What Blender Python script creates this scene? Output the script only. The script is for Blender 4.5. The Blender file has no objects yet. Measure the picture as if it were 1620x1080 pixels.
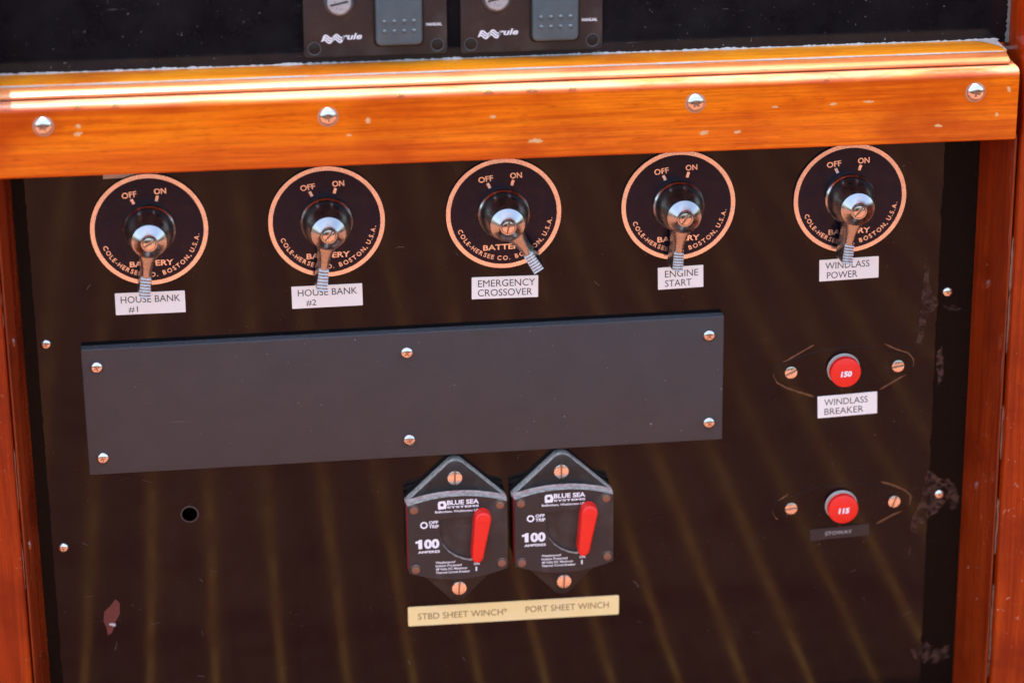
import bpy, bmesh, math, random
from mathutils import Vector, Matrix
random.seed(7)
S = bpy.context.scene
COL = S.collection
R = math.radians

# ---------------------------------------------------------------- camera
cam_d = bpy.data.cameras.new("camera"); cam = bpy.data.objects.new("camera", cam_d); COL.objects.link(cam)
S.camera = cam
right = Vector((0.99365741, -0.11190585, -0.01104667))
down = Vector((-0.05212127, -0.37129295, -0.92705174))
fwd = Vector((0.09964096, 0.92174759, -0.37477066))
M = Matrix((right, -down, -fwd)).transposed().to_4x4()
M.translation = Vector((-0.08222, -1.52404, 0.60541))
cam.matrix_world = M
cam_d.sensor_width = 36; cam_d.lens = 102.642
cam_d.clip_start = 0.02; cam_d.clip_end = 200
cam_d.dof.use_dof = True
cam_d.dof.focus_distance = 1.635
cam_d.dof.aperture_fstop = 4.7

# ---------------------------------------------------------------- world, sun, exposure
SUN_EL, SUN_AZ = R(74), R(-25)          # azimuth from +Y (behind the panel) towards -X
W = bpy.data.worlds.new("World"); S.world = W; W.use_nodes = True
nt = W.node_tree; bg = nt.nodes["Background"]
sky = nt.nodes.new("ShaderNodeTexSky"); sky.sky_type = 'NISHITA'; sky.sun_disc = False
sky.sun_elevation = SUN_EL; sky.sun_rotation = SUN_AZ
sky.dust_density = 4.0; sky.ozone_density = 0.0
nt.links.new(sky.outputs[0], bg.inputs[0]); bg.inputs[1].default_value = 0.15
sl = bpy.data.lights.new("sun", 'SUN'); sl.energy = 2.2; sl.angle = R(0.55); sl.color = (1, .95, .88)
so = bpy.data.objects.new("sun", sl); COL.objects.link(so)
sd = Vector((math.sin(SUN_AZ) * math.cos(SUN_EL), math.cos(SUN_AZ) * math.cos(SUN_EL), math.sin(SUN_EL)))
so.rotation_euler = (-sd).to_track_quat('-Z', 'Y').to_euler()
vs = S.view_settings; vs.view_transform = 'Standard'; vs.look = 'None'; vs.gamma = 1; vs.use_curve_mapping = False
vs.exposure = 2.1

# ---------------------------------------------------------------- materials
def new_mat(name):
    m = bpy.data.materials.new(name); m.use_nodes = True
    return m, m.node_tree, m.node_tree.nodes["Principled BSDF"]
def N(nt, t, **k):
    n = nt.nodes.new(t)
    for a, b in k.items(): setattr(n, a, b)
    return n
def coords(nt, scale=(1, 1, 1), rot=(0, 0, 0), space='Object'):
    tc = N(nt, "ShaderNodeTexCoord"); mp = N(nt, "ShaderNodeMapping")
    mp.inputs["Scale"].default_value = scale; mp.inputs["Rotation"].default_value = rot
    nt.links.new(tc.outputs[space], mp.inputs[0]); return mp.outputs[0]
def noise(nt, vec, scale, detail=4, rough=.55, dist=0):
    n = N(nt, "ShaderNodeTexNoise"); n.inputs["Scale"].default_value = scale; n.inputs["Detail"].default_value = detail
    n.inputs["Roughness"].default_value = rough; n.inputs["Distortion"].default_value = dist
    nt.links.new(vec, n.inputs["Vector"]); return n.outputs["Fac"]
def ramp(nt, fac, stops):
    r = N(nt, "ShaderNodeValToRGB"); e = r.color_ramp.elements
    while len(e) < len(stops): e.new(0.5)
    for i, (p, c) in enumerate(stops):
        e[i].position = p; e[i].color = (c, c, c, 1) if not isinstance(c, tuple) else c + (1,)
    nt.links.new(fac, r.inputs[0]); return r.outputs[0]
def mixc(nt, fac, a, b, mode='MIX'):
    m = N(nt, "ShaderNodeMix", data_type='RGBA', blend_type=mode)
    if isinstance(fac, (int, float)): m.inputs[0].default_value = fac
    else: nt.links.new(fac, m.inputs[0])
    for i, v in ((6, a), (7, b)):
        if isinstance(v, tuple): m.inputs[i].default_value = v + (1,)
        else: nt.links.new(v, m.inputs[i])
    return m.outputs[2]
def math_(nt, op, a, b=None):
    m = N(nt, "ShaderNodeMath", operation=op)
    for i, v in enumerate((a, b)):
        if v is None: continue
        if isinstance(v, (int, float)): m.inputs[i].default_value = v
        else: nt.links.new(v, m.inputs[i])
    return m.outputs[0]
def bump(nt, b, height, strength, dist=.001):
    n = N(nt, "ShaderNodeBump"); n.inputs["Strength"].default_value = strength; n.inputs["Distance"].default_value = dist
    nt.links.new(height, n.inputs["Height"]); nt.links.new(n.outputs[0], b.inputs["Normal"])
def up_dust_sheen(nt, lo, hi, amount):
    """paler upward-facing surfaces: settled dust, plus sky light put into the colour"""
    g = N(nt, "ShaderNodeNewGeometry"); sx = N(nt, "ShaderNodeSeparateXYZ"); nt.links.new(g.outputs["Normal"], sx.inputs[0])
    r = ramp(nt, sx.outputs[2], [(lo, 0.0), (hi, 1.0)])
    n = noise(nt, coords(nt), 420, 5, .65)
    return math_(nt, 'MULTIPLY', math_(nt, 'MULTIPLY', r, ramp(nt, n, [(.35, .35), (.65, 1.0)])), amount)

def simple(name, col, rough=.4, metal=0, spec=.5, coat=0, nz=0, nscale=300, vary=0):
    m, nt, b = new_mat(name)
    b.inputs["Base Color"].default_value = col + (1,); b.inputs["Roughness"].default_value = rough
    b.inputs["Metallic"].default_value = metal; b.inputs["Specular IOR Level"].default_value = spec
    b.inputs["Coat Weight"].default_value = coat
    if nz:
        v = coords(nt); n = noise(nt, v, nscale, 5, .6)
        c2 = tuple(x * (1 - nz) for x in col)
        cc = mixc(nt, n, c2, col)
        if vary:
            oi = N(nt, "ShaderNodeObjectInfo"); cl = noise(nt, v, 60, 4, .6)
            cc = mixc(nt, math_(nt, 'MULTIPLY', math_(nt, 'MULTIPLY', oi.outputs["Random"], ramp(nt, cl, [(.35, .3), (.65, 1.0)])), vary), cc, tuple(x * .45 for x in col))
        nt.links.new(cc, b.inputs["Base Color"])
        nt.links.new(ramp(nt, n, [(.3, max(rough - .08, .02)), (.7, rough + .1)]), b.inputs["Roughness"])
    return m

def wood(name, axis, dark, mid, light, coat=1.0, seed=0.0, wear=0.0, crough=.1, arris=0.0, vary=0.0):
    m, nt, b = new_mat(name)
    lo, hi = 5.0, 95.0
    sc = [hi, hi, hi]; sc[axis] = lo
    v = coords(nt, tuple(sc))
    ad = N(nt, "ShaderNodeVectorMath", operation='ADD'); nt.links.new(v, ad.inputs[0]); ad.inputs[1].default_value = (seed, seed * 2, seed * .7)
    v = ad.outputs[0]
    g = noise(nt, v, 1.0, 6, .6, .6)
    c = ramp(nt, g, [(.28, dark), (.5, mid), (.74, light)])
    sc2 = [900, 900, 900]; sc2[axis] = 28
    pores = noise(nt, coords(nt, tuple(sc2)), 1.0, 3, .6)
    c = mixc(nt, ramp(nt, pores, [(.32, .38), (.47, 0.0)]), c, tuple(x * .5 for x in dark))
    sc4 = [1400, 1400, 1400]; sc4[axis] = 130
    fl = noise(nt, coords(nt, tuple(sc4)), 1.0, 2, .5)
    c = mixc(nt, ramp(nt, fl, [(.58, 0.0), (.72, .5)]), c, tuple(x * .62 for x in dark))
    if vary:
        oi = N(nt, "ShaderNodeObjectInfo")
        c = mixc(nt, math_(nt, 'MULTIPLY', oi.outputs["Random"], vary), c, tuple(x * .55 for x in dark))
    sc3 = [380, 380, 380]; sc3[axis] = 9
    fine = noise(nt, coords(nt, tuple(sc3)), 1.0, 5, .65, .9)
    c = mixc(nt, ramp(nt, fine, [(.44, 0.0), (.64, .65)]), c, (dark[0] * .85, dark[1] * .75, dark[2]))
    bo = N(nt, "ShaderNodeVectorMath", operation='ADD'); nt.links.new(coords(nt, (8, 14, 14)), bo.inputs[0]); bo.inputs[1].default_value = (3.1, seed * 3, 1.7)
    big = noise(nt, bo.outputs[0], 1.3, 4, .55)
    c = mixc(nt, ramp(nt, big, [(.50, 0.0), (.66, .75)]), c, (dark[0] * .72, dark[1] * .5, dark[2] * .6))
    if arris:  # pale tone painted on upward edges as their highlight line, broken by noise
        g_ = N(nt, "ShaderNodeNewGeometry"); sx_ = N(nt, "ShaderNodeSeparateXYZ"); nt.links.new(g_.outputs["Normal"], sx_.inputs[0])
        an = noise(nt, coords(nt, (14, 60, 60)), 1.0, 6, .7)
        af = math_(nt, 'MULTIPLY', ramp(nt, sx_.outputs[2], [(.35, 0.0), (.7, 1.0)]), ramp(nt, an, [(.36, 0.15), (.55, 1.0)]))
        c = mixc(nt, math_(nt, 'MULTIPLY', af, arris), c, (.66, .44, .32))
    if wear:
        w = noise(nt, coords(nt), 260, 6, .7)
        w2 = noise(nt, coords(nt), 22, 3, .5)
        fac = math_(nt, 'MULTIPLY', ramp(nt, w, [(.64, 0.0), (.68, 1.0)]), ramp(nt, w2, [(.45, 0.0), (.6, 1.0)]))
        c = mixc(nt, math_(nt, 'MULTIPLY', fac, wear), c, (.62, .42, .3))
    nt.links.new(c, b.inputs["Base Color"])
    b.inputs["Roughness"].default_value = .5; b.inputs['Specular IOR Level'].default_value = .05
    b.inputs["Coat Weight"].default_value = coat; b.inputs["Coat Roughness"].default_value = crough
    b.inputs["Coat Tint"].default_value = (1.0, .93, .82, 1)
    hb = noise(nt, coords(nt), 45, 3, .5)
    hh = math_(nt, 'ADD', math_(nt, 'MULTIPLY', pores, .15), hb)
    bump(nt, b, hh, .12, .0012)
    return m

M_ = {}
# varnished teak
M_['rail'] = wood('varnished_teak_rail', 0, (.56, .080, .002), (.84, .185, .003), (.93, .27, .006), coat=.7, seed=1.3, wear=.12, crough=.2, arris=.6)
M_['nosing'] = wood('pale_teak_nosing', 0, (.55, .17, .05), (.70, .27, .10), (.80, .40, .20), seed=7.7, wear=.3, crough=.25)  # pale pinkish teak: the sunlit nose's washed-out look is put into the colour
M_['ledge'] = wood('varnished_teak_ledge', 0, (.78, .24, .003), (.90, .34, .005), (.94, .42, .010), seed=4.1, wear=.25, crough=.3)
M_['post'] = wood('varnished_teak_post', 2, (.20, .014, .0005), (.31, .030, .001), (.40, .055, .001), coat=.55, seed=2.2, wear=.7, crough=.2)
M_['jamb'] = wood('shaded_varnished_jamb', 2, (.14, .014, .002), (.24, .028, .003), (.30, .042, .005), seed=6.2, wear=.5)  # darker than the posts: the sideways face's shade is put into the colour
M_['plank'] = wood('teak_sole', 1, (.19, .070, .043), (.235, .089, .055), (.285, .114, .072), coat=0, seed=3.3, vary=.35)
M_['strip'] = wood('holly_strip', 1, (.74, .35, .09), (.82, .40, .11), (.88, .46, .14), coat=0, seed=5.3, vary=.6)

def panel_mat(name, base, rough, dust, dustcol=(.35, .3, .27), dscale=90, ss=700, lo=.69, zlo=.45, hz=.006):
    m, nt, b = new_mat(name)
    v = coords(nt)
    sp = noise(nt, v, ss, 4, .7)          # specks
    zone = noise(nt, v, 14, 4, .6)
    f1 = math_(nt, 'MULTIPLY', ramp(nt, sp, [(lo, 0.0), (lo + .03, 1.0)]), ramp(nt, zone, [(zlo, 0.0), (zlo + .17, 1.0)]))
    scr = noise(nt, coords(nt, (60, 60, 1500), (0, R(38), 0)), 1.0, 3, .5)   # hairline scratches
    z2 = noise(nt, v, 26, 3, .5)
    f2 = math_(nt, 'MULTIPLY', ramp(nt, scr, [(.70, 0.0), (.74, .5)]), ramp(nt, z2, [(.54, 0.0), (.68, 1.0)]))
    haze = math_(nt, 'MULTIPLY', ramp(nt, noise(nt, v, dscale, 6, .7), [(.35, 0.0), (.75, 1.0)]), hz)
    f = math_(nt, 'ADD', math_(nt, 'MULTIPLY', math_(nt, 'MAXIMUM', f1, f2), dust), haze)
    c = mixc(nt, f, base, dustcol)
    nt.links.new(c, b.inputs["Base Color"])
    b.inputs['Specular IOR Level'].default_value = .27
    rr = noise(nt, v, 40, 4, .6)
    nt.links.new(ramp(nt, rr, [(.3, rough), (.7, rough + .06)]), b.inputs["Roughness"])
    wob = noise(nt, v, 16, 2, .5)
    bump(nt, b, wob, .05, .002)
    return m
M_['panel'] = panel_mat('glossy_dark_panel', (.0022, .0012, .0014), .04, .55, (.33, .28, .25), 70, 640, .665, .42, .010)
M_['upper'] = panel_mat('dusty_black_panel', (.006, .0055, .007), .10, .8, (.42, .42, .42), 30, 480, .69, .36, .022)

m, nt, b = new_mat('textured_black_plastic'); M_['abs'] = m
v = coords(nt); n1 = noise(nt, v, 900, 5, .7); n2 = noise(nt, v, 60, 3, .5)
c = mixc(nt, ramp(nt, n2, [(.3, 0.0), (.7, 1.0)]), (.037, .0345, .0355), (.043, .0395, .041))
sc_ = noise(nt, coords(nt, (30, 30, 900), (0, R(-24), 0)), 1.0, 3, .5)
c = mixc(nt, math_(nt, 'MULTIPLY', ramp(nt, sc_, [(.70, 0.0), (.75, .5)]), ramp(nt, noise(nt, v, 18, 3, .5), [(.52, 0.0), (.66, 1.0)])), c, (.14, .13, .13))
d = up_dust_sheen(nt, .5, .9, .22)  # bluish upper edges: the sky's sheen put into the colour
spk = noise(nt, v, 520, 2, .5)
c = mixc(nt, ramp(nt, spk, [(.765, 0.0), (.775, .7)]), c, (.4, .38, .36))
nt.links.new(mixc(nt, d, c, (.30, .33, .36)), b.inputs["Base Color"]); sm = noise(nt, coords(nt, (1, 1, 2.2), (0, R(20), 0)), 22, 5, .65, 1.2)
nt.links.new(ramp(nt, sm, [(.35, .46), (.7, .56)]), b.inputs["Roughness"])
bump(nt, b, n1, .4, .0004)

def dusty_plastic(name, base, rough, amt):
    m, nt, b = new_mat(name)
    v = coords(nt); n2 = noise(nt, v, 150, 5, .65)
    c = mixc(nt, n2, tuple(x * .8 for x in base), tuple(x * 1.2 for x in base))
    d = up_dust_sheen(nt, .15, .75, amt)
    film = math_(nt, 'MULTIPLY', ramp(nt, noise(nt, v, 40, 5, .6), [(.5, 0.0), (.75, 1.0)]), .05)
    nt.links.new(mixc(nt, math_(nt, 'ADD', d, film), c, (.70, .66, .58)), b.inputs["Base Color"])
    nt.links.new(ramp(nt, n2, [(.3, rough - .05), (.7, rough + .12)]), b.inputs["Roughness"])
    return m
M_['brk'] = dusty_plastic('black_breaker_plastic', (.022, .0195, .0195), .42, .95)
M_['brkmount'] = dusty_plastic('black_breaker_mount', (.012, .011, .011), .3, .85)
M_['pump'] = dusty_plastic('charcoal_switch_plate', (.019, .016, .017), .42, .5)
M_['rocker'] = dusty_plastic('blue_grey_rocker', (.066, .105, .118), .4, .4)
M_['red'] = simple('red_plastic', (.86, .022, .014), .35, nz=.1)
M_['redside'] = dusty_plastic('dark_red_body', (.36, .012, .02), .4, .95)
M_['chrome'] = simple('worn_chrome', (.56, .56, .55), .2, 1, nz=.2, nscale=300, vary=.5)
M_['cast'] = simple('cast_grip_metal', (.64, .64, .61), .32, 1, nz=.25, nscale=700)
M_['satin'] = simple('satin_lever_metal', (.48, .47, .45), .28, 1, nz=.25, nscale=500)
M_['steel'] = simple('stainless_steel', (.80, .77, .73), .17, 1, nz=.12, nscale=900, vary=.6)
M_['flatsteel'] = simple('brushed_screw_metal', (.90, .85, .79), .2, 1, nz=.12, nscale=1200, vary=.4)
M_['rivet'] = simple('dull_rivet', (.30, .20, .15), .4, .8, nz=.3, nscale=1500)
M_['recess'] = simple('dark_recess', (.02, .014, .010), .5, .4)
M_['slot'] = simple('screw_slot', (.34, .22, .15), .4, .9)
M_['darkchrome'] = simple('darkened_chrome', (.46, .44, .40), .3, 1, nz=.35, nscale=160)  # chrome darkened: the dome's dark reflections are put into the colour
M_['navy'] = simple('navy_enamel', (.005, .005, .016), .2, spec=.3, nz=.3, nscale=120)
M_['etch'] = simple('bare_etched_metal', (.92, .88, .82), .2, 1, nz=.03, nscale=200, vary=.35)
M_['collar'] = simple('grey_collar', (.52, .47, .41), .55, 0, nz=.25, nscale=900)
M_['ink'] = simple('black_ink', (.02, .02, .025), .5)
M_['brownink'] = simple('brown_ink', (.20, .11, .04), .5)
M_['white'] = simple('white_print', (.82, .84, .86), .45)
M_['greyprint'] = simple('grey_print', (.42, .42, .42), .5)
M_['blacktape'] = simple('black_label_tape', (.018, .017, .019), .4)
M_['strip_black'] = simple('flat_black_strip', (.003, .0025, .0025), .3, spec=.1, nz=.4, nscale=200)
M_['hole'] = simple('hole_black', (.001, .001, .001), .9, spec=0)
M_['holerim'] = simple('drilled_rim', (.03, .028, .03), .35)
M_['fuse'] = simple('pale_fuse_cap', (.50, .56, .58), .3, .4, nz=.2)
M_['fusering'] = simple('fuse_ring', (.06, .07, .08), .3)
M_['wear'] = simple('worn_brown_edge', (.10, .046, .032), .5, nz=.6, nscale=300)
m = M_['wear']; nt = m.node_tree; b = nt.nodes["Principled BSDF"]
wn = noise(nt, coords(nt), 170, 6, .7); nt.links.new(ramp(nt, wn, [(.44, 0.0), (.58, .75)]), b.inputs["Alpha"])
M_['groove'] = simple('scored_groove', (.17, .075, .03), .4, nz=.6, nscale=200)
M_['chipred'] = simple('exposed_red_resin', (.14, .03, .025), .45, nz=.3)
M_['chipcream'] = simple('chipped_varnish', (.84, .50, .20), .6, nz=.3, nscale=900)
M_['caulk_glint'] = simple('pale_caulk_glint', (.60, .56, .52), .8, nz=.4, nscale=700)  # pale dust and flakes; also the painted highlight line behind the nosing
M_['scuff'] = simple('pale_scuff', (.085, .07, .066), .6, nz=.7, nscale=600)
M_['grime'] = simple('grey_grime', (.22, .20, .19), .9, nz=.6, nscale=500)
M_['oldseam'] = simple('old_brown_caulk', (.34, .20, .13), .8, nz=.5, nscale=700)
M_['tape'] = simple('tan_tape', (.50, .36, .26), .5, nz=.2)

def label_mat(name, a, bcol):
    m, nt, b = new_mat(name)
    n1 = noise(nt, coords(nt), 55, 4, .6); n2 = noise(nt, coords(nt), 900, 3, .6)
    c = mixc(nt, ramp(nt, n1, [(.35, 0.0), (.7, 1.0)]), a, bcol)
    c = mixc(nt, ramp(nt, n2, [(.68, 0.0), (.75, .35)]), c, (.4, .33, .28))
    nt.links.new(c, b.inputs["Base Color"]); b.inputs["Roughness"].default_value = .35
    return m
M_['label'] = label_mat('white_label_tape', (.84, .87, .81), (.84, .82, .76))
M_['cream'] = label_mat('cream_label', (.90, .72, .30), (.90, .75, .38))

# ---------------------------------------------------------------- mesh helpers (millimetres: x right, z up, h out of the panel)
def P(x, h, z): return Vector((x, -h, z)) * .001
def obj(name, bm, mat, parent=None, smooth=None, kind=None):
    bmesh.ops.recalc_face_normals(bm, faces=bm.faces)
    me = bpy.data.meshes.new(name); bm.to_mesh(me); bm.free()
    me.materials.append(M_[mat] if isinstance(mat, str) else mat)
    if smooth is not None:
        for p in me.polygons: p.use_smooth = True
        try: me.set_sharp_from_angle(angle=R(smooth))
        except Exception: pass
    o = bpy.data.objects.new(name, me); COL.objects.link(o)
    if parent is not None: o.parent = parent
    if kind: o["kind"] = kind
    return o
def thing(name, label, cat, x=0, h=0, z=0, rot=0, group=None):
    o = bpy.data.objects.new(name, None); COL.objects.link(o); o.empty_display_size = .01
    o.location = P(x, h, z); o.rotation_euler = (0, -R(rot), 0)
    o["label"] = label; o["category"] = cat
    if group: o["group"] = group
    return o
def tag(o, label, cat, group=None):
    o["label"] = label; o["category"] = cat
    if group: o["group"] = group
    return o
def place(o, x, h, z, rot=0):
    o.location = P(x, h, z); o.rotation_euler = (0, -R(rot), 0); return o

def lathe(bm, prof, seg=40, cx=0, cz=0):
    rings = []
    for r, h in prof:
        if r <= 1e-6: rings.append([bm.verts.new(P(cx, h, cz))])
        else: rings.append([bm.verts.new(P(cx + r * math.cos(2 * math.pi * k / seg), h, cz + r * math.sin(2 * math.pi * k / seg))) for k in range(seg)])
    for a, b in zip(rings, rings[1:]):
        if len(a) == 1 and len(b) == 1: continue
        for k in range(seg):
            k2 = (k + 1) % seg
            if len(a) == 1: bm.faces.new((a[0], b[k], b[k2]))
            elif len(b) == 1: bm.faces.new((a[k], a[k2], b[0]))
            else: bm.faces.new((a[k], a[k2], b[k2], b[k]))
    return bm
def area2(p): return sum(p[i][0] * p[(i + 1) % len(p)][1] - p[(i + 1) % len(p)][0] * p[i][1] for i in range(len(p)))
def inset(pts, d):
    if area2(pts) < 0: pts = pts[::-1]
    out = []; n = len(pts)
    for i in range(n):
        p0, p1, p2 = Vector(pts[i - 1]), Vector(pts[i]), Vector(pts[(i + 1) % n])
        e1 = (p1 - p0).normalized(); e2 = (p2 - p1).normalized()
        n1 = Vector((-e1.y, e1.x)); n2 = Vector((-e2.y, e2.x))
        m = n1 + n2
        m = m / max(m.dot(n1), .35) if m.length > 1e-9 else n1
        out.append(tuple(p1 + m * d))
    return out
def prism(bm, pts, h0, h1, bev=0, steps=3, back=False):
    if area2(pts) < 0: pts = pts[::-1]
    levels = [(pts, h0)]
    if bev:
        for s in range(steps + 1):
            a = math.pi / 2 * s / steps
            levels.append((inset(pts, bev * (1 - math.cos(a))), h1 - bev + bev * math.sin(a)))
    else: levels.append((pts, h1))
    rings = [[bm.verts.new(P(x, h, z)) for x, z in q] for q, h in levels]
    n = len(pts)
    for a, b in zip(rings, rings[1:]):
        for k in range(n): bm.faces.new((a[k], a[(k + 1) % n], b[(k + 1) % n], b[k]))
    bm.faces.new(rings[-1])
    if back: bm.faces.new(rings[0][::-1])
    return bm
def holed(bm, outer, inner, h0, h1):
    """plate with an opening through it"""
    fr = []
    for loop in (outer, inner):
        f = [bm.verts.new(P(x, h1, z)) for x, z in loop]; b = [bm.verts.new(P(x, h0, z)) for x, z in loop]
        n = len(loop)
        for k in range(n): bm.faces.new((f[k], f[(k + 1) % n], b[(k + 1) % n], b[k]))
        fr += [bm.edges.get((f[k], f[(k + 1) % n])) for k in range(n)]
    bmesh.ops.triangle_fill(bm, use_beauty=True, edges=fr)
    return bm
def rrect(cx, cz, w, h, r=0, n=5):
    if r <= 0: return [(cx - w / 2, cz - h / 2), (cx + w / 2, cz - h / 2), (cx + w / 2, cz + h / 2), (cx - w / 2, cz + h / 2)]
    out = []
    for sx, sz, a0 in ((1, -1, -90), (1, 1, 0), (-1, 1, 90), (-1, -1, 180)):
        for k in range(n + 1):
            a = R(a0 + 90 * k / n); out.append((cx + sx * (w / 2 - r) + r * math.cos(a), cz + sz * (h / 2 - r) + r * math.sin(a)))
    return out
def box(bm, x0, x1, h0, h1, z0, z1):
    return prism(bm, [(x0, z0), (x1, z0), (x1, z1), (x0, z1)], h0, h1, 0, back=True)
def extrude_x(bm, prof, x0, x1, nx=1, wob=0):
    """profile of (h, z) swept along x"""
    rings = []
    for i in range(nx + 1):
        x = x0 + (x1 - x0) * i / nx
        rings.append([bm.verts.new(P(x, h + (random.uniform(-wob, wob) if wob else 0), z)) for h, z in prof])
    n = len(prof)
    for a, b in zip(rings, rings[1:]):
        for k in range(n): bm.faces.new((a[k], a[(k + 1) % n], b[(k + 1) % n], b[k]))
    bm.faces.new(rings[0]); bm.faces.new(rings[-1][::-1]); return bm
def extrude_z(bm, prof, z0, z1):
    """profile of (x, h) swept along z"""
    a = [bm.verts.new(P(x, h, z0)) for x, h in prof]; b = [bm.verts.new(P(x, h, z1)) for x, h in prof]; n = len(prof)
    for k in range(n): bm.faces.new((a[k], a[(k + 1) % n], b[(k + 1) % n], b[k]))
    bm.faces.new(a); bm.faces.new(b[::-1]); return bm
def ribbon(bm, pts, w, h0, h1, wob=0):
    """raised line following 2-D points"""
    L, Rr = [], []
    for i, p in enumerate(pts):
        a = Vector(pts[max(i - 1, 0)]); b = Vector(pts[min(i + 1, len(pts) - 1)]); t = (b - a).normalized(); nn = Vector((-t.y, t.x))
        ww = w / 2 * (1 + (random.uniform(-wob, wob) if wob else 0))
        if i in (0, len(pts) - 1): ww *= .35
        q = Vector(p); L.append(q + nn * ww); Rr.append(q - nn * ww)
    return prism(bm, [tuple(v) for v in L + Rr[::-1]], h0, h1)
def arc(cx, cz, r, a0, a1, n=12, rz=None):
    rz = r if rz is None else rz
    return [(cx + r * math.cos(R(a0 + (a1 - a0) * k / n)), cz + rz * math.sin(R(a0 + (a1 - a0) * k / n))) for k in range(n + 1)]
def blob(cx, cz, rx, rz, rot=0, n=14, j=.25):
    out = []
    for k in range(n):
        a = 2 * math.pi * k / n; s = 1 + random.uniform(-j, j); x, z = rx * s * math.cos(a), rz * s * math.sin(a)
        c, q = math.cos(R(rot)), math.sin(R(rot)); out.append((cx + x * c - z * q, cz + x * q + z * c))
    return out

# lettering: the built-in typeface, cached as flat outlines
_tc = {}
def glyphs(body, bold=0, shear=0):
    key = (body, bold, shear)
    if key in _tc: return _tc[key]
    cu = bpy.data.curves.new("t", 'FONT'); cu.body = body; cu.size = 1; cu.offset = bold; cu.shear = shear; cu.resolution_u = 3
    o = bpy.data.objects.new("t", cu); COL.objects.link(o)
    dg = bpy.context.evaluated_depsgraph_get(); dg.update()
    me = o.evaluated_get(dg).to_mesh()
    V = [(v.co.x, v.co.y) for v in me.vertices]; F = [tuple(p.vertices) for p in me.polygons]
    o.evaluated_get(dg).to_mesh_clear()
    bpy.data.objects.remove(o); bpy.data.curves.remove(cu)
    xs = [v[0] for v in V] or [0]; ys = [v[1] for v in V] or [0]
    _tc[key] = (V, F, min(xs), max(xs), min(ys), max(ys)); return _tc[key]
def put(bm, g, fn, h):
    V, F = g[0], g[1]; vs = []
    for x, y in V:
        X, Z = fn(x, y); vs.append(bm.verts.new(P(X, h, Z)))
    for f in F:
        try: bm.faces.new([vs[i] for i in f])
        except ValueError: pass
def text(bm, body, x0, x1, zc, cap, h, bold=0, shear=0, rot=0):
    """lettering fitted between x0 and x1, centred on zc, cap height given"""
    g = glyphs(body, bold, shear); V, F, ax, bx, ay, by = g
    cy = glyphs("H", bold)[4:6]; s = cap / (cy[1] - cy[0]); sx = (x1 - x0) / (bx - ax); xc = (x0 + x1) / 2
    c, q = math.cos(R(rot)), math.sin(R(rot)); my = (cy[0] + cy[1]) / 2; mx = (ax + bx) / 2
    def fn(x, y):
        u, w = (x - mx) * sx, (y - my) * s
        return xc + u * c - w * q, zc + u * q + w * c
    put(bm, g, fn, h); return bm
def arc_text(bm, body, r, a0, a1, cap, h, bold=0):
    cy = glyphs("H", bold)[4:6]; s = cap / (cy[1] - cy[0]); my = (cy[0] + cy[1]) / 2
    wd = []
    for ch in body:
        if ch == ' ': wd.append(.28)
        else:
            g = glyphs(ch, bold); wd.append(g[3] - g[2] + .10)
    tot = sum(wd); pos = 0
    for ch, w in zip(body, wd):
        a = R(a0 + (a1 - a0) * (pos + w / 2) / tot); pos += w
        if ch == ' ': continue
        g = glyphs(ch, bold); mx = (g[2] + g[3]) / 2; c0, z0 = r * math.cos(a), r * math.sin(a)
        th = a + math.pi / 2; c, q = math.cos(th), math.sin(th)
        put(bm, g, lambda x, y: (c0 + (x - mx) * s * c - (y - my) * s * q, z0 + (x - mx) * s * q + (y - my) * s * c), h)
    return bm

# screws
def pan_screw(parent, x, h, z, r, ang, name='screw', mat='steel'):
    bm = bmesh.new()
    lathe(bm, [(r, h), (r, h + r * .14), (r * .93, h + r * .32), (r * .76, h + r * .48), (r * .5, h + r * .57), (r * .25, h + r * .6), (0, h + r * .6)], 28, x, z)
    o = obj(name, bm, mat, parent, 35)
    w = r * .10; L = r * .45; pts = [(w, w), (w, L), (-w, L), (-w, w), (-L, w), (-L, -w), (-w, -w), (-w, -L), (w, -L), (w, -w), (L, -w), (L, w)]
    c, q = math.cos(R(ang)), math.sin(R(ang))
    bm = bmesh.new(); prism(bm, [(x + a * c - b2 * q, z + a * q + b2 * c) for a, b2 in pts], h + r * .3, h + r * .615)
    obj('cross_recess', bm, 'slot', o)
    return o
def slot_screw(parent, x, h, z, r, ang, hh=1.2, slot=.14, name='screw', mat='flatsteel'):
    bm = bmesh.new(); lathe(bm, [(r, h), (r, h + hh * .45), (0, h + hh * .45)], 28, x, z)
    o = obj(name, bm, 'slot', parent, 35)
    bm = bmesh.new(); g = r * slot; c, q = math.cos(R(ang)), math.sin(R(ang))
    for sg in (1, -1):
        a0 = math.degrees(math.asin(g / r)); pp = arc(0, 0, r, a0, 180 - a0, 16)
        pp = [(px, pz * sg) for px, pz in pp]
        prism(bm, [(x + a * c - b2 * q, z + a * q + b2 * c) for a, b2 in pp], h + hh * .2, h + hh, r * .09, 2)
    obj('slotted_head', bm, mat, o, 40)
    return o

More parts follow.
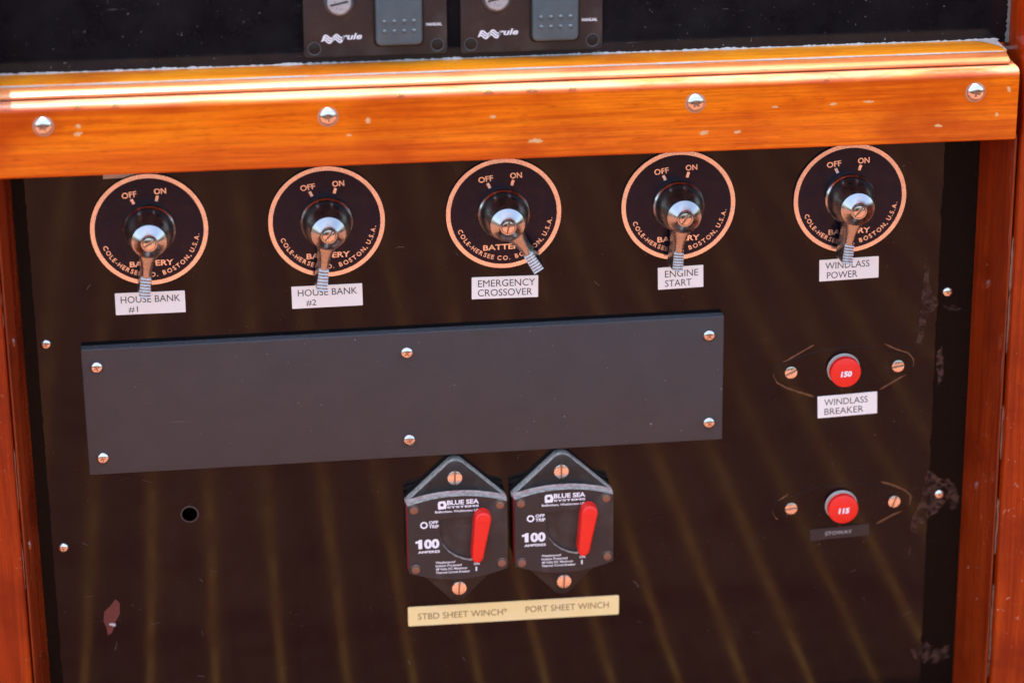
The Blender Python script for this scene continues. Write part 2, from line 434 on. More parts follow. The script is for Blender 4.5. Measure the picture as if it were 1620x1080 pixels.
# ================================================================ STRUCTURE
# cockpit sole in front of the panel: it is what the glossy panel and the bright screws mirror
ZF = -340.0
bm = bmesh.new(); box(bm, -2300, 2300, -60, 1440, ZF - 40, ZF - 9)
sole = obj('sole', bm, M_['recess']); sole["kind"] = "structure"
PITCH = 43.98; X0 = -184.2
pl_me = st_me = None
for k in range(-48, 56):
    xs = X0 + PITCH * k
    if pl_me is None:
        bm = bmesh.new(); prism(bm, [(-19.9, -9), (19.9, -9), (19.9, 0), (-19.9, 0)], 62, 1420, 0, back=True); o = obj('plank', bm, 'plank', sole); pl_me = o.data
        bm = bmesh.new(); prism(bm, [(-2.0, -9), (2.0, -9), (2.0, -.3), (-2.0, -.3)], 62, 1420, 0, back=True); s = obj('strip', bm, 'strip', sole); st_me = s.data
    else:
        o = bpy.data.objects.new('plank', pl_me); COL.objects.link(o); o.parent = sole
        s = bpy.data.objects.new('strip', st_me); COL.objects.link(s); s.parent = sole
    s.location = P(xs, 0, ZF); o.location = P(xs + PITCH / 2, random.uniform(-30, 0), ZF)

# ---------------------------------------------------------------- panel board
panel = thing('switchboard_panel', 'large glossy dark brown switchboard panel set behind the wooden frame', 'panel', 0, 0, ZF)
panel_h = -6
HX, HZ = -104.2, -110.3
def pz(z): return z - ZF
bm = bmesh.new()
outer = [(-215, pz(ZF)), (375, pz(ZF)), (375, pz(145)), (-215, pz(145))]
hole = [(HX + 4.3 * math.cos(2 * math.pi * k / 24), pz(HZ) + 4.3 * math.sin(2 * math.pi * k / 24)) for k in range(24)]
holed(bm, outer, hole, -6, 0)
obj('board', bm, 'panel', panel)
bm = bmesh.new(); lathe(bm, [(4.3, .02), (4.3, -6), (0, -6)], 24, HX, pz(HZ)); obj('drilled_hole', bm, 'hole', panel)
bm = bmesh.new(); lathe(bm, [(5.3, .02), (5.0, .12), (4.35, .06), (4.3, -.6)], 28, HX, pz(HZ)); obj('hole_rim', bm, 'holerim', panel, 60)
for x, z, a in ((-178.1, -1.1, 20), (-177.0, -126.6, 8), (333.6, 2.5, 35), (334.5, -125.1, 15)):
    pan_screw(panel, x, .35 if x > 300 else 0, pz(z), 3.1, a)
for xa, xb, za in ((-190.4, -183.0, 0), (328.2, 348.2, 0)):
    inner = xb if xb < 0 else xa; outer_ = xa if xb < 0 else xb
    edge = [(inner + random.uniform(-.2, .2) + (random.uniform(-.9, .9) if random.random() < .1 else 0), 1 + (pz(108) - 1) * k / 110) for k in range(111)]
    bm = bmesh.new(); prism(bm, edge + [(outer_, pz(108)), (outer_, 1)], 0, .35); obj('edge_strip', bm, 'strip_black', panel)
# chips and worn patches with a shape of their own
bm = bmesh.new(); prism(bm, [(x, pz(z)) for x, z in [(-149.5, -161.5), (-147.2, -164), (-147.6, -171), (-150.3, -176), (-152.8, -183), (-155.3, -184.5), (-155.6, -180), (-157.2, -175), (-156.4, -169), (-153, -166)]], 0, .05)
chip = obj('finish_chip', bm, 'chipred', panel)
bm = bmesh.new(); prism(bm, [(x, pz(z)) for x, z in blob(-152.0, -177.8, 1.9, .9, -12)], .05, .5, .2, 2); obj('white_flake', bm, 'caulk_glint', chip)
for pts in ([(331, -55.5), (333.2, -52), (333.5, -40), (331.8, -31), (329.6, -33), (329.2, -45)],
            [(320, 22), (322, 23), (323, 8), (324.5, 1), (329, -3), (327, -8), (322, -12), (319.5, -30), (317, -28), (318.5, -8), (319, 8)],
            [(331, -6), (337, -5.5), (343, -8), (342, -10), (335, -9)],
            [(327, -108), (333, -114), (340, -116), (346, -124), (347, -133), (343, -136), (338, -131), (333, -137), (327, -142), (322, -150), (318, -149), (318.5, -140), (323, -131), (325, -120)],
            [(318.5, -157), (319.8, -163), (319.5, -170), (318, -168), (317.6, -160)],
            [(321, -227), (331, -222), (336, -228), (345, -226), (346, -233), (337, -238), (326, -236)]):
    pts2 = []
    for i in range(len(pts)):
        a, b2 = Vector(pts[i]), Vector(pts[(i + 1) % len(pts)])
        for t in (0, .33, .66): q = a.lerp(b2, t); pts2.append((q.x + random.uniform(-.5, .5), pz(q.y) + random.uniform(-.5, .5)))
    bm = bmesh.new(); prism(bm, pts2, 0, .40); obj('worn_patch', bm, 'wear', panel)
# hairline gouges
for pts in ([(-97, -97.5), (-101, -102), (-108, -107.5), (-113, -110.5)], [(147, -83), (153, -77), (158, -69)], [(-176, 86), (-176.6, 74), (-181, 65), (-186, 62)]):
    bm = bmesh.new(); ribbon(bm, [(x, pz(z)) for x, z in pts], .22, 0, .04); obj('scratch', bm, 'wear', panel)

rs = random.Random(11)
for k in range(46):
    x = rs.uniform(-170, 320); z = rs.choice((rs.uniform(-225, -85), rs.uniform(-225, -85), rs.uniform(5, 98)))
    a = rs.uniform(0, math.pi); ln = rs.uniform(1.2, 6.5); bend = rs.uniform(-.5, .5)
    pts = [(x + ln * (q / 5 - .5) * math.cos(a + bend * q / 5), pz(z) + ln * (q / 5 - .5) * math.sin(a + bend * q / 5)) for q in range(6)]
    bm = bmesh.new(); ribbon(bm, pts, rs.uniform(.18, .5), 0, .03, .5); obj('scuff', bm, 'scuff', panel)

# ---------------------------------------------------------------- upper panel
upper = thing('upper_panel', 'dusty black panel above the wooden rail carrying the rocker switches', 'panel', 80, 0, 152)
bm = bmesh.new(); box(bm, -300, 280.3, -8, 3, -2, 104); obj('board', bm, 'upper', upper)

# ---------------------------------------------------------------- posts
def post(name, label, xin, xout, jx0, jx1, sgn):
    t = thing(name, label, 'post', xin, 0, ZF)
    bm = bmesh.new()
    r = 2.2
    prof = [(0, -20)] + [(sgn * (r - r * math.cos(R(a))), 40 - r + r * math.sin(R(a))) for a in range(0, 91, 15)] + [(xout - xin, 40), (xout - xin, -20)]
    extrude_z(bm, prof, 0, 602); obj('post_front', bm, 'post', t, 30)
    bm = bmesh.new()
    x0, x1 = jx0 - xin, jx1 - xin; e = sgn * 1.4
    prof = [(x0, .4), (x1 - e * .5, 33.6), (x1 - e * .1, 34.7), (x1 + e * .5, 35), (x1 + e * .9, 34.4), (x1 + e * .9, .4)]
    extrude_z(bm, prof, 0, 106.4 - ZF); obj('jamb', bm, 'jamb', t, 25)
    # seam between jamb and post, filled with old pale caulk in patches
    for k in range(14):
        za = random.uniform(40, 370); ln = random.uniform(4, 40)
        pts = [(x1 + e * 1.25 + random.uniform(-.25, .25), za + ln * q / 6) for q in range(7)]
        bm = bmesh.new(); ribbon(bm, pts, random.uniform(.35, .9), 30, 34.6 + random.uniform(0, 1), .6); obj('caulk_bead', bm, 'oldseam', t)
    return t
post('frame_post', 'varnished orange teak post along the left edge of the panel', -197.6, -330, -190.2, -196.0, -1)
post('frame_post', 'scuffed varnished teak post along the right edge of the panel', 360.6, 480, 348.4, 358.4, 1)

# ---------------------------------------------------------------- rail
rail = thing('wooden_rail', 'varnished orange teak rail crossing above the five battery switches', 'rail', 82, 0, 128, rot=-.42)
def rp(h0, h1, z0, z1, rt, rb):
    p = [(h0, z0)]
    p += [(h1 - rb + rb * math.sin(R(a)), z0 + rb - rb * math.cos(R(a))) for a in range(0, 91, 18)]
    p += [(h1 - rt + rt * math.cos(R(a)), z1 - rt + rt * math.sin(R(a))) for a in range(0, 91, 15)]
    return p + [(h0, z1)]
bm = bmesh.new(); extrude_x(bm, rp(14, 42, -20.2, 20.0, 4.0, 2.2), -280, 274.4, 1); obj('rail_board', bm, 'rail', rail, 30)
bm = bmesh.new()
prof = [(3.2, 20.3), (24.6, 20.3), (24.6, 25.0), (24.1, 25.5), (23.2, 25.7), (12, 25.7), (3.2, 25.7)]
extrude_x(bm, prof, -280, 271.5, 1); obj('ledge', bm, 'ledge', rail, 28)
bm = bmesh.new()
prof = [(24.7, 20.3), (31.5, 20.3), (33.2, 20.8), (33.7, 21.6), (33.2, 22.6), (31.6, 23.5), (29.4, 24.3), (27.2, 24.9), (25.6, 25.2), (24.7, 25.2)]
extrude_x(bm, prof, -280, 271.0, 1); obj('nosing', bm, 'nosing', rail, 28)
bm = bmesh.new()          # pale line behind the nosing: the sky highlight painted as a bead
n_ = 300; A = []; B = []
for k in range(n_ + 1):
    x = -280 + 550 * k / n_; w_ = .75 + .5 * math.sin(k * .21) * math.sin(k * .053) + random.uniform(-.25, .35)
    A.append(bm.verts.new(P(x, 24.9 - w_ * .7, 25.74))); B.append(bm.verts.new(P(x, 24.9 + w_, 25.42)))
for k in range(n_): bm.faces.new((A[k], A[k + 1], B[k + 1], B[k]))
obj('seam_glint', bm, 'caulk_glint', rail, 60)
for x, z, a in ((-168.1, 138.6, 30), (-18.7, 136.9, 10), (178.6, 135.5, 50), (332.5, 134.5, 70)):
    c, q = math.cos(R(.42)), math.sin(R(.42)); dx, dz = x - 82, z - 128
    lx, lz = dx * c - dz * q, dx * q + dz * c
    bm = bmesh.new(); lathe(bm, [(5.5, 42.0), (5.3, 42.06), (4.7, 42.04)], 26, lx, lz - .35); obj('countersink', bm, 'tape', rail)
    pan_screw(rail, lx, 42, lz, 4.9, a, mat='steel')
for x, z, w, hgt in ((91.9, 118, 3.4, 1.1), (183.3, 118.3, 2.6, 1.0), (201.9, 117.8, 2.2, .8), (312.9, 116.1, 2.3, .8), (2.4, 133.5, 1.4, 1.6), (69.2, 132.5, 1.5, .8), (254, 131.1, 1.8, .8),
                     (273.5, 131.6, 2.4, .6), (-149.9, 137.5, 1.4, 1.0), (-150.5, 133.3, 2.0, 1.2), (351, 135, 1, 1.6), (345, 121, .9, 1.2), (222, 131, 1.8, .5), (-8, 126, 1.6, .7)):
    dx, dz = x - 82, z - 128
    lx, lz = dx - dz * .0073, dz + dx * .0073
    bm = bmesh.new(); prism(bm, blob(lx, lz, w, hgt, random.uniform(-8, 8), 22, .38), 41.9, 42.04); obj('varnish_chip', bm, 'chipcream', rail)
for x, w in ((67, 4.5), (90, 5), (112, 4), (250, 2.5), (-150, 3), (-130, 4), (20, 3)):     # nicks on the top front arris
    bm = bmesh.new(); prism(bm, blob(x - 82, 18.6, w * .5, .8, 0, 14, .3), 39.5, 42.05); obj('varnish_chip', bm, 'chipcream', rail)
# settled dust and old caulk where the ledge meets the upper panel
bm = bmesh.new()
top, bot = [], []
nx = 420
for k in range(nx + 1):
    x = -280 + 553 * k / nx
    amt = max(0, .25 + .5 * math.sin(k * .11) + .6 * math.sin(k * .37 + 1) * random.random() + random.uniform(-.6, 1.2))
    top.append((x, amt)); bot.append(x)
va = [bm.verts.new(P(x, 3.0, 25.7 + .3 + .45 * a)) for x, a in top]; vb = [bm.verts.new(P(x, 3.4 + .8 * a, 25.74)) for x, a in top]
for k in range(nx): bm.faces.new((va[k], va[k + 1], vb[k + 1], vb[k]))
obj('dust_line', bm, 'caulk_glint', rail, 60, kind='stuff')
# pale dust fillet in the right-hand corner of the ledge
bm = bmesh.new()
pts = [(271.4, 25.9)]
cr = [(253 + 18.4 * math.sin(R(a)) * 1.0, 3.2 + 22 * (1 - math.cos(R(a)))) for a in range(0, 91, 9)]
poly = [(253, 3.2)] + [(x + random.uniform(-.4, .4), h + 1.0 + random.uniform(-.4, .4)) for x, h in cr[1:]] + [(271.4, 3.2)]
vv = [bm.verts.new(P(x, h, 25.9)) for x, h in poly]; bm.faces.new(vv)
obj('dust_fillet', bm, 'caulk_glint', rail, kind='stuff')
bm = bmesh.new(); A = []; B = []
for k in range(61):      # grime packed into the corner between the upper panel and the post
    z_ = 24 + 80 * k / 60; w_ = max(.1, 1.5 * (1 - k / 60) + random.uniform(-.6, .6))
    A.append(bm.verts.new(P(278.0 - w_, 3.05, z_))); B.append(bm.verts.new(P(278.5, 3.2 + w_ * .5, z_)))
for k in range(60): bm.faces.new((A[k], A[k + 1], B[k + 1], B[k]))
obj('corner_grime', bm, 'grime', rail, 60, kind='stuff')

# ---------------------------------------------------------------- bilge pump switch plates
def pump(x, z, label, grp):
    t = thing('pump_switch_panel', label, 'switch panel', x, 3, z, rot=-.5, group=grp)
    # local origin: bottom-left corner of the plate
    bm = bmesh.new(); prism(bm, rrect(38.7, 31, 77.4, 62, 2), 0, 3.0, .7); obj('face_plate', bm, 'pump', t, 30)
    bm = bmesh.new(); prism(bm, rrect(51.2, 27, 27.6, 44, 3), 3.0, 3.5, .3); obj('rocker_surround', bm, 'recess', t)
    bm = bmesh.new(); prism(bm, rrect(51.2, 27, 25, 41, 3), 3.2, 8.0, 1.8, 4); rk = obj('rocker', bm, 'rocker', t, 40)
    bm = bmesh.new()
    for r_ in range(2):
        for c_ in range(4):
            lathe(bm, [(1.25, 7.95), (1.15, 8.35), (.7, 8.75), (0, 8.9)], 14, 43.3 + 5.3 * c_, 14.6 + 5.4 * r_)
    obj('grip_dots', bm, 'rocker', rk, 60)
    bm = bmesh.new(); lathe(bm, [(8.2, 3), (8.2, 6.5), (7.5, 7.4), (6.4, 7.6)], 32, 19.3, 31.4); fz = obj('fuse_holder', bm, 'fusering', t, 40)
    bm = bmesh.new(); lathe(bm, [(6.4, 7.0), (6.4, 8.8), (5.6, 9.7), (0, 9.8)], 32, 19.3, 31.4); obj('fuse_cap', bm, 'fuse', fz, 40)
    bm = bmesh.new(); prism(bm, [(14.5, 29.9), (24, 31.9), (23.8, 32.9), (14.3, 30.9)], 9.7, 9.86); obj('coin_slot', bm, 'recess', fz)
    for sx, sz in ((5.6, 5.0), (72, 5.0), (5.6, 57), (72, 57)):
        bm = bmesh.new(); lathe(bm, [(3.8, 3.0), (3.7, 3.15), (3.3, 3.1), (2.9, 2.9)], 24, sx, sz); o = obj('screw_well', bm, 'fusering', t, 40)
        bm = bmesh.new(); lathe(bm, [(3.0, 2.9), (2.7, 3.5), (1.4, 3.8), (0, 3.8)], 24, sx, sz); obj('screw', bm, 'recess', t, 40)
    bm = bmesh.new()
    wave = []
    for k in range(25):
        u = k / 24; wave.append((9.9 + 11.5 * u, 9.9 + .5 * u + 1.0 * math.sin(u * 4 * math.pi)))
    for dz in (-1.1, .1, 1.3): ribbon(bm, [(p[0] + dz * .4, p[1] + dz) for p in wave], .85, 3.0, 3.06)
    text(bm, "rule", 20.4, 31.4, 11.3, 3.4, 3.06, .03, .25)
    obj('brand_lettering', bm, 'white', t)
    bm = bmesh.new(); text(bm, "MANUAL", 66.0, 74.6, 16.6, 1.7, 3.06, .03); obj('lettering', bm, 'white', t)
    return t
pump(-28.8, 158.7, 'charcoal rocker switch panel above the rail, nearer the left', 'rocker switch panels above the rail')
pump(55.8, 157.6, 'charcoal rocker switch panel above the rail, nearer the right', 'rocker switch panels above the rail')

# ---------------------------------------------------------------- battery switches
def battery_switch(x, z, lever, label, sa):
    t = thing('battery_switch', label, 'switch', x, 0, z, group='round battery switches in a row')
    bm = bmesh.new(); lathe(bm, [(32.5, 0), (32.5, 1.1), (32.1, 1.5), (0, 1.5)], 72); fp = obj('face_plate', bm, 'navy', t, 30)
    bm = bmesh.new(); lathe(bm, [(32.3, 1.45), (32.2, 1.6), (29.8, 1.6), (29.7, 1.5)], 72); obj('edge_ring', bm, 'etch', fp)
    hh = 1.6
    bm = bmesh.new(); text(bm, "OFF", -13.9, -5.7, 20.6, 3.3, hh, .02, 0, 7); obj('off_lettering', bm, 'etch', fp)
    bm = bmesh.new(); text(bm, "ON", 3.8, 10.4, 22.0, 3.3, hh, .02, 0, 2); obj('on_lettering', bm, 'etch', fp)
    bm = bmesh.new(); text(bm, "BATTERY", -11.8, 12.2, -19.6, 3.2, hh, .02, 0, 1); obj('battery_lettering', bm, 'etch', fp)
    for a in (116, 74):
        c, q = math.cos(R(a)), math.sin(R(a)); bm = bmesh.new()
        prism(bm, [(17 * c - .8 * q, 17 * q + .8 * c), (17 * c + .8 * q, 17 * q - .8 * c), (20.2 * c + .8 * q, 20.2 * q - .8 * c), (20.2 * c - .8 * q, 20.2 * q + .8 * c)], 1.5, hh); obj('tick_mark', bm, 'etch', fp)
    bm = bmesh.new()
    arc_text(bm, "COLE-HERSEE CO.  BOSTON, U.S.A.", 26.2, 198, 353, 2.6, hh, .02)
    obj('rim_lettering', bm, 'etch', fp)
    bm = bmesh.new(); lathe(bm, [(14.8, 1.5), (14.8, 2.6), (14.3, 3.4), (13.6, 3.8), (13.2, 4.6), (12.9, 5.8)], 48); obj('collar', bm, 'chrome', t, 40)
    bm = bmesh.new(); lathe(bm, [(13.2, 4.6), (13.1, 7), (12.6, 10), (11.6, 13), (10.4, 15.5), (9.4, 17.5)], 48); obj('shaft_dome', bm, 'darkchrome', t, 32)
    bm = bmesh.new(); lathe(bm, [(9.2, 17), (9.75, 18.6), (9.8, 20.4), (9.5, 21.0), (4.9, 23.9), (4.5, 24.5), (3.6, 24.6)], 48); hub = obj('hub', bm, 'chrome', t, 28)
    slot_screw(t, 0, 23.7, 0, 3.4, sa, 1.3, .10, 'hub_screw', 'steel')
    a = math.atan2(lever[1], lever[0]); L = math.hypot(*lever)
    ux, uz = math.cos(a), math.sin(a); vx, vz = -uz, ux
    loc = lambda s, w: (ux * s + vx * w, uz * s + vz * w)
    # arm: a deep tapering blade
    bm = bmesh.new()
    st = [(3, 8.9, 15, 21.6), (6, 7.0, 14.0, 21.6), (9, 5.3, 12, 21.0), (13, 3.7, 9.5, 20.3), (17, 2.8, 8, 19.4), (21, 2.4, 7, 18.4), (24.5, 2.5, 7, 18.7), (L - .8, 2.9, 7, 20.2), (L, 2.5, 7.6, 19.6)]
    rings = []
    for s, w, h0, h1 in st:
        wb = w + (1.0 if s > 12 else 0); e = min(w, 4.0)
        sec = [(-wb, h0), (-w, h1 - e * .75), (-w * .85, h1 - e * .38), (-w * .5, h1 - e * .10), (0, h1), (w * .5, h1 - e * .10), (w * .85, h1 - e * .38), (w, h1 - e * .75), (wb, h0)]
        rings.append([bm.verts.new(P(*(lambda q: (q[0], hq, q[1]))(loc(s, wq)))) for wq, hq in sec])
    for A, B in zip(rings, rings[1:]):
        for k in range(9): bm.faces.new((A[k], A[(k + 1) % 9], B[(k + 1) % 9], B[k]))
    bm.faces.new(rings[0]); bm.faces.new(rings[-1][::-1])
    lv = obj('lever', bm, 'satin', t, 35)
    bm = bmesh.new(); n = 7; s0 = 21.8; st_ = (L - .3 - s0) / n
    for k in range(n):
        sa0 = s0 + k * st_; w = 2.75 + .3 * k / n
        hb = 17.6 + 2.4 * k / n
        prof = [(sa0, hb), (sa0 + st_ * .5, hb + 1.0), (sa0 + st_ * .72, hb + 1.25), (sa0 + st_ * .9, hb)]
        A = [bm.verts.new(P(loc(s, -w)[0], h, loc(s, -w)[1])) for s, h in prof]; B = [bm.verts.new(P(loc(s, w)[0], h, loc(s, w)[1])) for s, h in prof]
        for q in range(3): bm.faces.new((A[q], A[q + 1], B[q + 1], B[q]))
        bm.faces.new(A); bm.faces.new(B[::-1])
    obj('knurled_grip', bm, 'cast', lv)
    return t
for x, z, lv, lb, sa in ((-117.2, 63.7, (-4.6, -33.2), 'leftmost round battery switch, its lever pointing straight down', 30),
                         (-19.8, 63.3, (-4.9, -34.0), 'second round battery switch from the left, above HOUSE BANK #2', 52),
                         (78.6, 63.2, (17.6, -28.6), 'round battery switch with its lever turned aside to the right', 80),
                         (176.9, 63.0, (-3.4, -32.3), 'round battery switch above the ENGINE START label', 58),
                         (274.6, 62.4, (-4.9, -32.4), 'round battery switch nearest the right post', 50)):
    battery_switch(x, z, lv, lb, sa)

# ---------------------------------------------------------------- labels
def label(name, x, z, w, h, rot, lines, lab, mat='label', ink='ink', r=.35, bold=0.0):
    t = thing(name, lab, 'label', x, 0, z, rot=rot)
    bm = bmesh.new(); prism(bm, rrect(0, 0, w, h, r, 3), .02, .38, .12, 2); obj('tape', bm, mat, t)
    for s, x0, x1, zc, cap in lines:
        bm = bmesh.new(); text(bm, s, x0, x1, zc, cap, .42, bold); obj('lettering', bm, ink, t)
    return t
label('name_label', -119.1, 20.3, 38.6, 12.9, -.4, [("HOUSE BANK", -16.2, 16.6, 2.4, 3.9), ("#1", -12.2, -7.0, -3.3, 3.4)], 'white label reading HOUSE BANK #1 under the leftmost switch')
label('name_label', -21.0, 19.0, 39.5, 13.2, .1, [("HOUSE BANK", -16.3, 16.8, 2.6, 3.9), ("#2", -11.8, -6.2, -3.3, 3.4)], 'white label reading HOUSE BANK #2 under the second switch')
label('name_label', 78.9, 18.9, 37.6, 13.1, -.9, [("EMERGENCY", -15.2, 17.0, 2.7, 4.0), ("CROSSOVER", -15.4, 15.4, -2.9, 4.0)], 'white label reading EMERGENCY CROSSOVER under the middle switch')
label('name_label', 178.8, 19.5, 26.0, 13.3, 1.0, [("ENGINE", -9.0, 10.0, 2.5, 3.9), ("START", -9.0, 6.2, -3.1, 3.9)], 'white label reading ENGINE START under the fourth switch')
label('name_label', 275.7, 19.5, 34.3, 13.0, 1.2, [("WINDLASS", -13.8, 11.8, 2.7, 3.9), ("POWER", -12.8, 4.8, -3.1, 3.9)], 'white label reading WINDLASS POWER under the rightmost switch')
label('name_label', 277.5, -64.7, 35.1, 13.7, 2.0, [("WINDLASS", -13.7, 12.0, 2.7, 3.9), ("BREAKER", -13.6, 9.4, -3.1, 3.9)], 'white label reading WINDLASS BREAKER under the upper red button')
label('name_label', 275.4, -146.3, 35.4, 7.2, 2.4, [("STOWAY", -8.6, 7.4, .1, 2.3)], 'narrow black label reading STOWAY under the lower red button', 'blacktape', 'greyprint')
label('name_label', 81.7, -184.7, 124.8, 12.6, -.25, [("STBD SHEET WINCH", -56.6, -6.5, -.2, 3.9), ("PORT SHEET WINCH", 7.0, 56.3, .5, 3.9)], 'long cream strip label reading STBD and PORT SHEET WINCH', 'cream', 'brownink', .9)
bm = bmesh.new(); ribbon(bm, [(-6.4, .9), (-5.2, 1.6), (-4.3, 1.0), (-5.6, -.4)], .7, .3, .43); o = obj('ink_smudge', bm, 'brownink', bpy.data.objects['name_label.007'])

# scrap of tape that sticks out from under the rail
bm = bmesh.new(); prism(bm, [(-16, -1.9), (14, -1.4), (14, 4), (-16, 4)], 0, .3); o = obj('tape_scrap', bm, 'tape'); place(o, -124.5, 0.0, 95.6); tag(o, 'scrap of tan tape peeking out under the rail above HOUSE BANK #1', 'tape')

# ---------------------------------------------------------------- blank cover plate
cp = thing('cover_plate', 'long blank black textured cover plate fixed with six screws', 'plate', 22.1, 0, -41.4, rot=.03)
bm = bmesh.new(); prism(bm, rrect(0, 0, 362.1, 76.4, .6, 2), 0.1, 3.2, .3, 1); obj('backing_plate', bm, 'abs', cp, 30)
bm = bmesh.new(); prism(bm, rrect(0, 0, 362.1, 76.4, .8, 3), 3.25, 6.2, .7, 3); obj('front_plate', bm, 'abs', cp, 30)
for x, z, a in ((-150.8, -14.0, 25), (-150.8, -69.2, 10), (22.3, -15.0, 40), (22.4, -68.6, 20), (194.5, -14.3, 40), (195.2, -68.4, 52)):
    pan_screw(cp, x - 22.1, 6.2, z + 41.4, 3.65, a)

# ---------------------------------------------------------------- 100 A breakers
def bowed(w, zc, zm, bc, bmid, n=12, x0=0):
    top = [(x0 + w / 2 - w * k / n, zc + (zm - zc) * (1 - (2 * k / n - 1) ** 2)) for k in range(n + 1)]
    bot = [(x0 - w / 2 + w * k / n, bc + (bmid - bc) * (1 - (2 * k / n - 1) ** 2)) for k in range(n + 1)]
    return bot + top
def breaker(x, z, label, seed):
    t = thing('circuit_breaker', label, 'circuit breaker', x, 0, z, group='lever circuit breakers below the cover plate')
    top = arc(0, 38.2, 6.3, 140, 40, 6); bot = arc(0, -39.2, 6.3, -40, -140, 6)
    mount = [(-29.2, 19.2)] + top + [(29.2, 19.2), (29.2, -18)] + bot + [(-29.2, -18)]
    bm = bmesh.new(); prism(bm, mount, 0, 7.0, .6, 2); mo = obj('mounting_plate', bm, 'brkmount', t, 30)
    bm = bmesh.new(); prism(bm, bowed(57.8, 21.0, 25.6, -20.6, -26.0), 6.5, 12.6, .3, 2); obj('body', bm, 'redside', t, 30)
    outer = bowed(57.2, 21.4, 26.2, -21.0, -26.6)
    win = [(-10.6, 12.2), (10.8, 13.4), (14.5, 13.4), (14.5, -6)] + [(11.5, -14.6), (7, -15.2), (3, -14.2), (-1.2, -12.2), (-5.6, -8.8), (-8.6, -4.6), (-10.2, .6)]
    bm = bmesh.new(); holed(bm, outer, win, 12.7, 16.2); obj('face_plate', bm, 'brk', t)
    bm = bmesh.new(); prism(bm, [(-12, 14), (16, 14.4), (16, -16), (-12, -16)], 12.6, 13.6); obj('lever_recess', bm, 'brk', t)
    # lever
    pts = arc(14.1, 13.2, 4.8, 170, -5, 10) + [(13.9, -11.4), (11.6, -14.0), (8.6, -13.4), (7.2, -11)]
    bm = bmesh.new(); prism(bm, pts, 13.7, 23.5, 1.6, 4); lv = obj('lever', bm, 'red', t, 40)
    bm = bmesh.new(); ribbon(bm, arc(13.8, 8.6, 3.4, 160, 20, 8), 1.0, 23.3, 23.9); obj('thumb_ridge', bm, 'red', lv)
    for sx, sz, a in ((-.4, 33.8, 88), (.9, -36.7, 86)): slot_screw(t, sx, 7.0, sz, 4.3, a + seed, 1.3, .10, 'mounting_screw')
    for sx, sz in ((-24.9, 18.7), (24.6, 19.0), (-24.7, -19.2), (25.2, -18.0)):
        bm = bmesh.new(); lathe(bm, [(3.2, 16.2), (3.1, 16.32), (2.5, 16.25)], 22, sx, sz); o = obj('rivet_rim', bm, 'brk', t)
        bm = bmesh.new(); lathe(bm, [(2.45, 16.2), (2.3, 16.5), (1.2, 16.75), (0, 16.75)], 20, sx, sz); obj('rivet', bm, 'rivet', t, 40)
    h = 16.28
    bm = bmesh.new()
    prism(bm, [(-11.0, 18.4), (-6.6, 18.6), (-6.0, 21.0), (-7, 23.6), (-10.6, 23.4), (-11.2, 22)], 16.2, h); 
    text(bm, "BLUE SEA", -5.9, 12.4, 22.4, 2.9, h, .035); text(bm, "SYSTEMS", -5.9, 12.4, 19.5, 1.3, h, .03)
    text(bm, "Bellingham, Washington USA", -12.8, 13.6, 16.9, 1.4, h, .02, 0, 0); obj('maker_lettering', bm, 'white', t)
    bm = bmesh.new(); prism(bm, arc(-8.8, 21.2, 1.0, 0, 340, 10), h, h + .05); obj('emblem_eye', bm, 'ink', t)
    bm = bmesh.new(); text(bm, "OFF", -16.6, -11.2, 10.5, 2.0, h, .03); text(bm, "TRIP", -16.6, -10.8, 7.9, 2.0, h, .03)
    lathe(bm, [(2.2, 16.2), (2.2, h), (1.3, h), (1.3, 16.2)], 24, -19.4, 9.0); obj('off_marking', bm, 'white', t)
    bm = bmesh.new(); text(bm, "00", -19.6, -10.8, -3.0, 5.9, h, .05); prism(bm, [(-22.9, -5.9), (-20.7, -5.9), (-20.7, -.05), (-22.3, -.05), (-22.9, -.7), (-24.5, -1.1), (-24.5, -2.3), (-22.9, -2.2)], 16.2, h); obj('rating_number', bm, 'white', t)
    bm = bmesh.new(); text(bm, "AMPERES", -23.2, -10.6, -8.0, 1.6, h, .03); obj('rating_unit', bm, 'white', t)
    bm = bmesh.new()
    for k, (s, w) in enumerate((("Weatherproof", 11.4), ("Ignition Protected", 15.0), ("48 Volts DC Maximum", 18.2), ("Thermal Circuit Breaker", 19.8))):
        text(bm, s, -13.2, -13.2 + w, -15.2 - 2.15 * k, 1.45, h, .02)
    obj('fine_print', bm, 'white', t)
    bm = bmesh.new(); text(bm, "ON", 8.8, 12.2, -17.3, 1.5, h, .03); prism(bm, rrect(10.3, -20.6, .9, 2.6, 0), 16.2, h); obj('on_marking', bm, 'white', t)
    return t
breaker(48.2, -127.2, 'black 100 amp breaker with red lever above STBD SHEET WINCH', 0)
breaker(109.7, -126.9, 'black 100 amp breaker with red lever above PORT SHEET WINCH', 2)

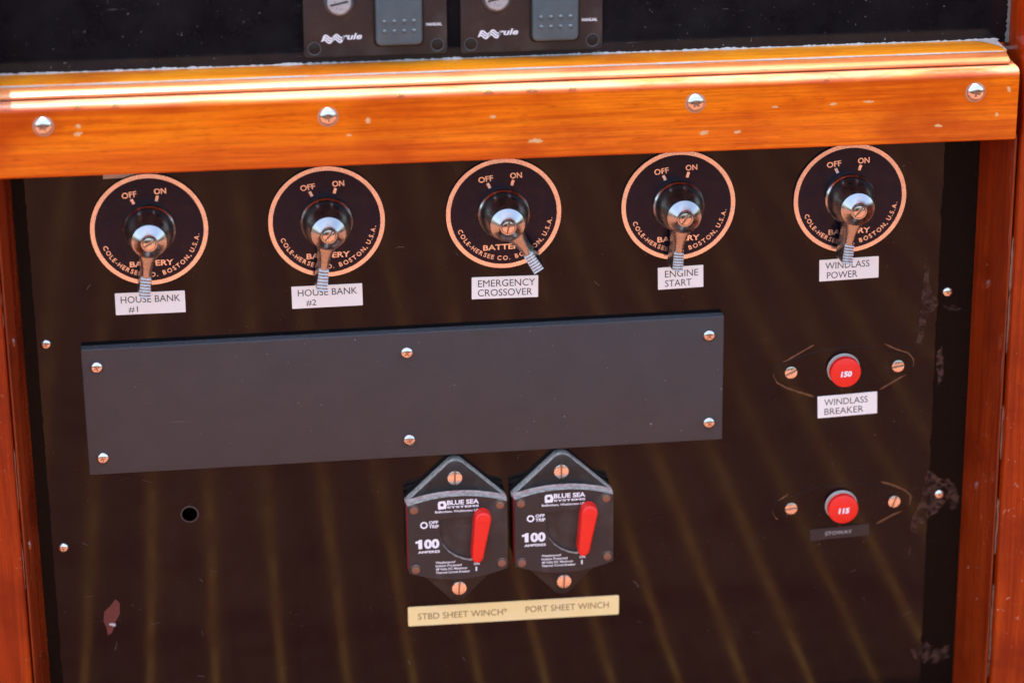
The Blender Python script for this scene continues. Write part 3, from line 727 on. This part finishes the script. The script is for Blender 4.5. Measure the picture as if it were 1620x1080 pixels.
# ---------------------------------------------------------------- push-button breakers
def button(x, z, num, label, scr, outl, sang):
    t = thing('push_button_breaker', label, 'push button', x, 0, z, rot=1.0, group='red push-button breakers at the right')
    bm = bmesh.new(); lathe(bm, [(9.6, 0), (9.6, .6), (9.1, 1.0), (9.1, 2.6), (8.6, 2.9), (0, 2.9)], 40); obj('collar', bm, 'collar', t, 35)
    bm = bmesh.new(); lathe(bm, [(8.7, 2.6), (9.0, 3.0), (9.0, 6.0), (8.8, 6.5), (8.3, 6.75), (0, 6.9)], 44); bt = obj('button', bm, 'red', t, 35)
    bm = bmesh.new(); text(bm, num, -3.0, 3.6, -.6, 3.5, 6.97, .05, .15); obj('number', bm, 'white', bt)
    for (sx, sz), a in zip(scr, sang): slot_screw(t, sx, 0, sz, 3.7, a, 1.3, .11)
    loz = arc(-33.5, 0, 7.2, 118, 242, 8) + [(-12, -13.2), (12, -13.2)] + arc(34.0, 0, 7.2, -62, 62, 8) + [(12, 13.2), (-12, 13.2)]
    bm = bmesh.new(); prism(bm, loz, 0, .3, .1, 1); obj('flange', bm, 'panel', t)
    for pts in outl:
        fine = []
        for i in range(len(pts) - 1):
            for q in range(4): fine.append(tuple(Vector(pts[i]).lerp(Vector(pts[i + 1]), q / 4)))
        bm = bmesh.new(); ribbon(bm, fine + [pts[-1]], 1.0, 0, .16, .45); obj('flange_outline', bm, 'groove', t)
    return t
button(274.4, -41.9, "150", 'red push button numbered 150 above the WINDLASS BREAKER label', [(-30.8, .2), (32.0, -.4)],
       [[(-17.5, 16.0), (-26, 11.5), (-35, 6.6), (-39.6, 2), (-40.6, -1.5), (-38.5, -6), (-33, -9.6), (-25, -13), (-17, -16.2)],
        [(23.8, 13.8), (31, 9.8), (38, 7), (41, 3), (41.2, -.5), (38.5, -5), (32, -9), (21.5, -14.8)]], (25, 8))
button(275.8, -128.6, "115", 'red push button numbered 115 above the STOWAY label', [(-29.9, .5), (31.7, 0)],
       [[(-31.5, 9.6), (-37, 6), (-40.2, 1), (-40, -3), (-37.5, -6.4)],
        [(23.6, 13.2), (31, 10.4), (38, 6.6), (41.8, 2.6), (41, -2.4), (37, -6), (30, -9.4), (21.5, -13.8)]], (6, 72))
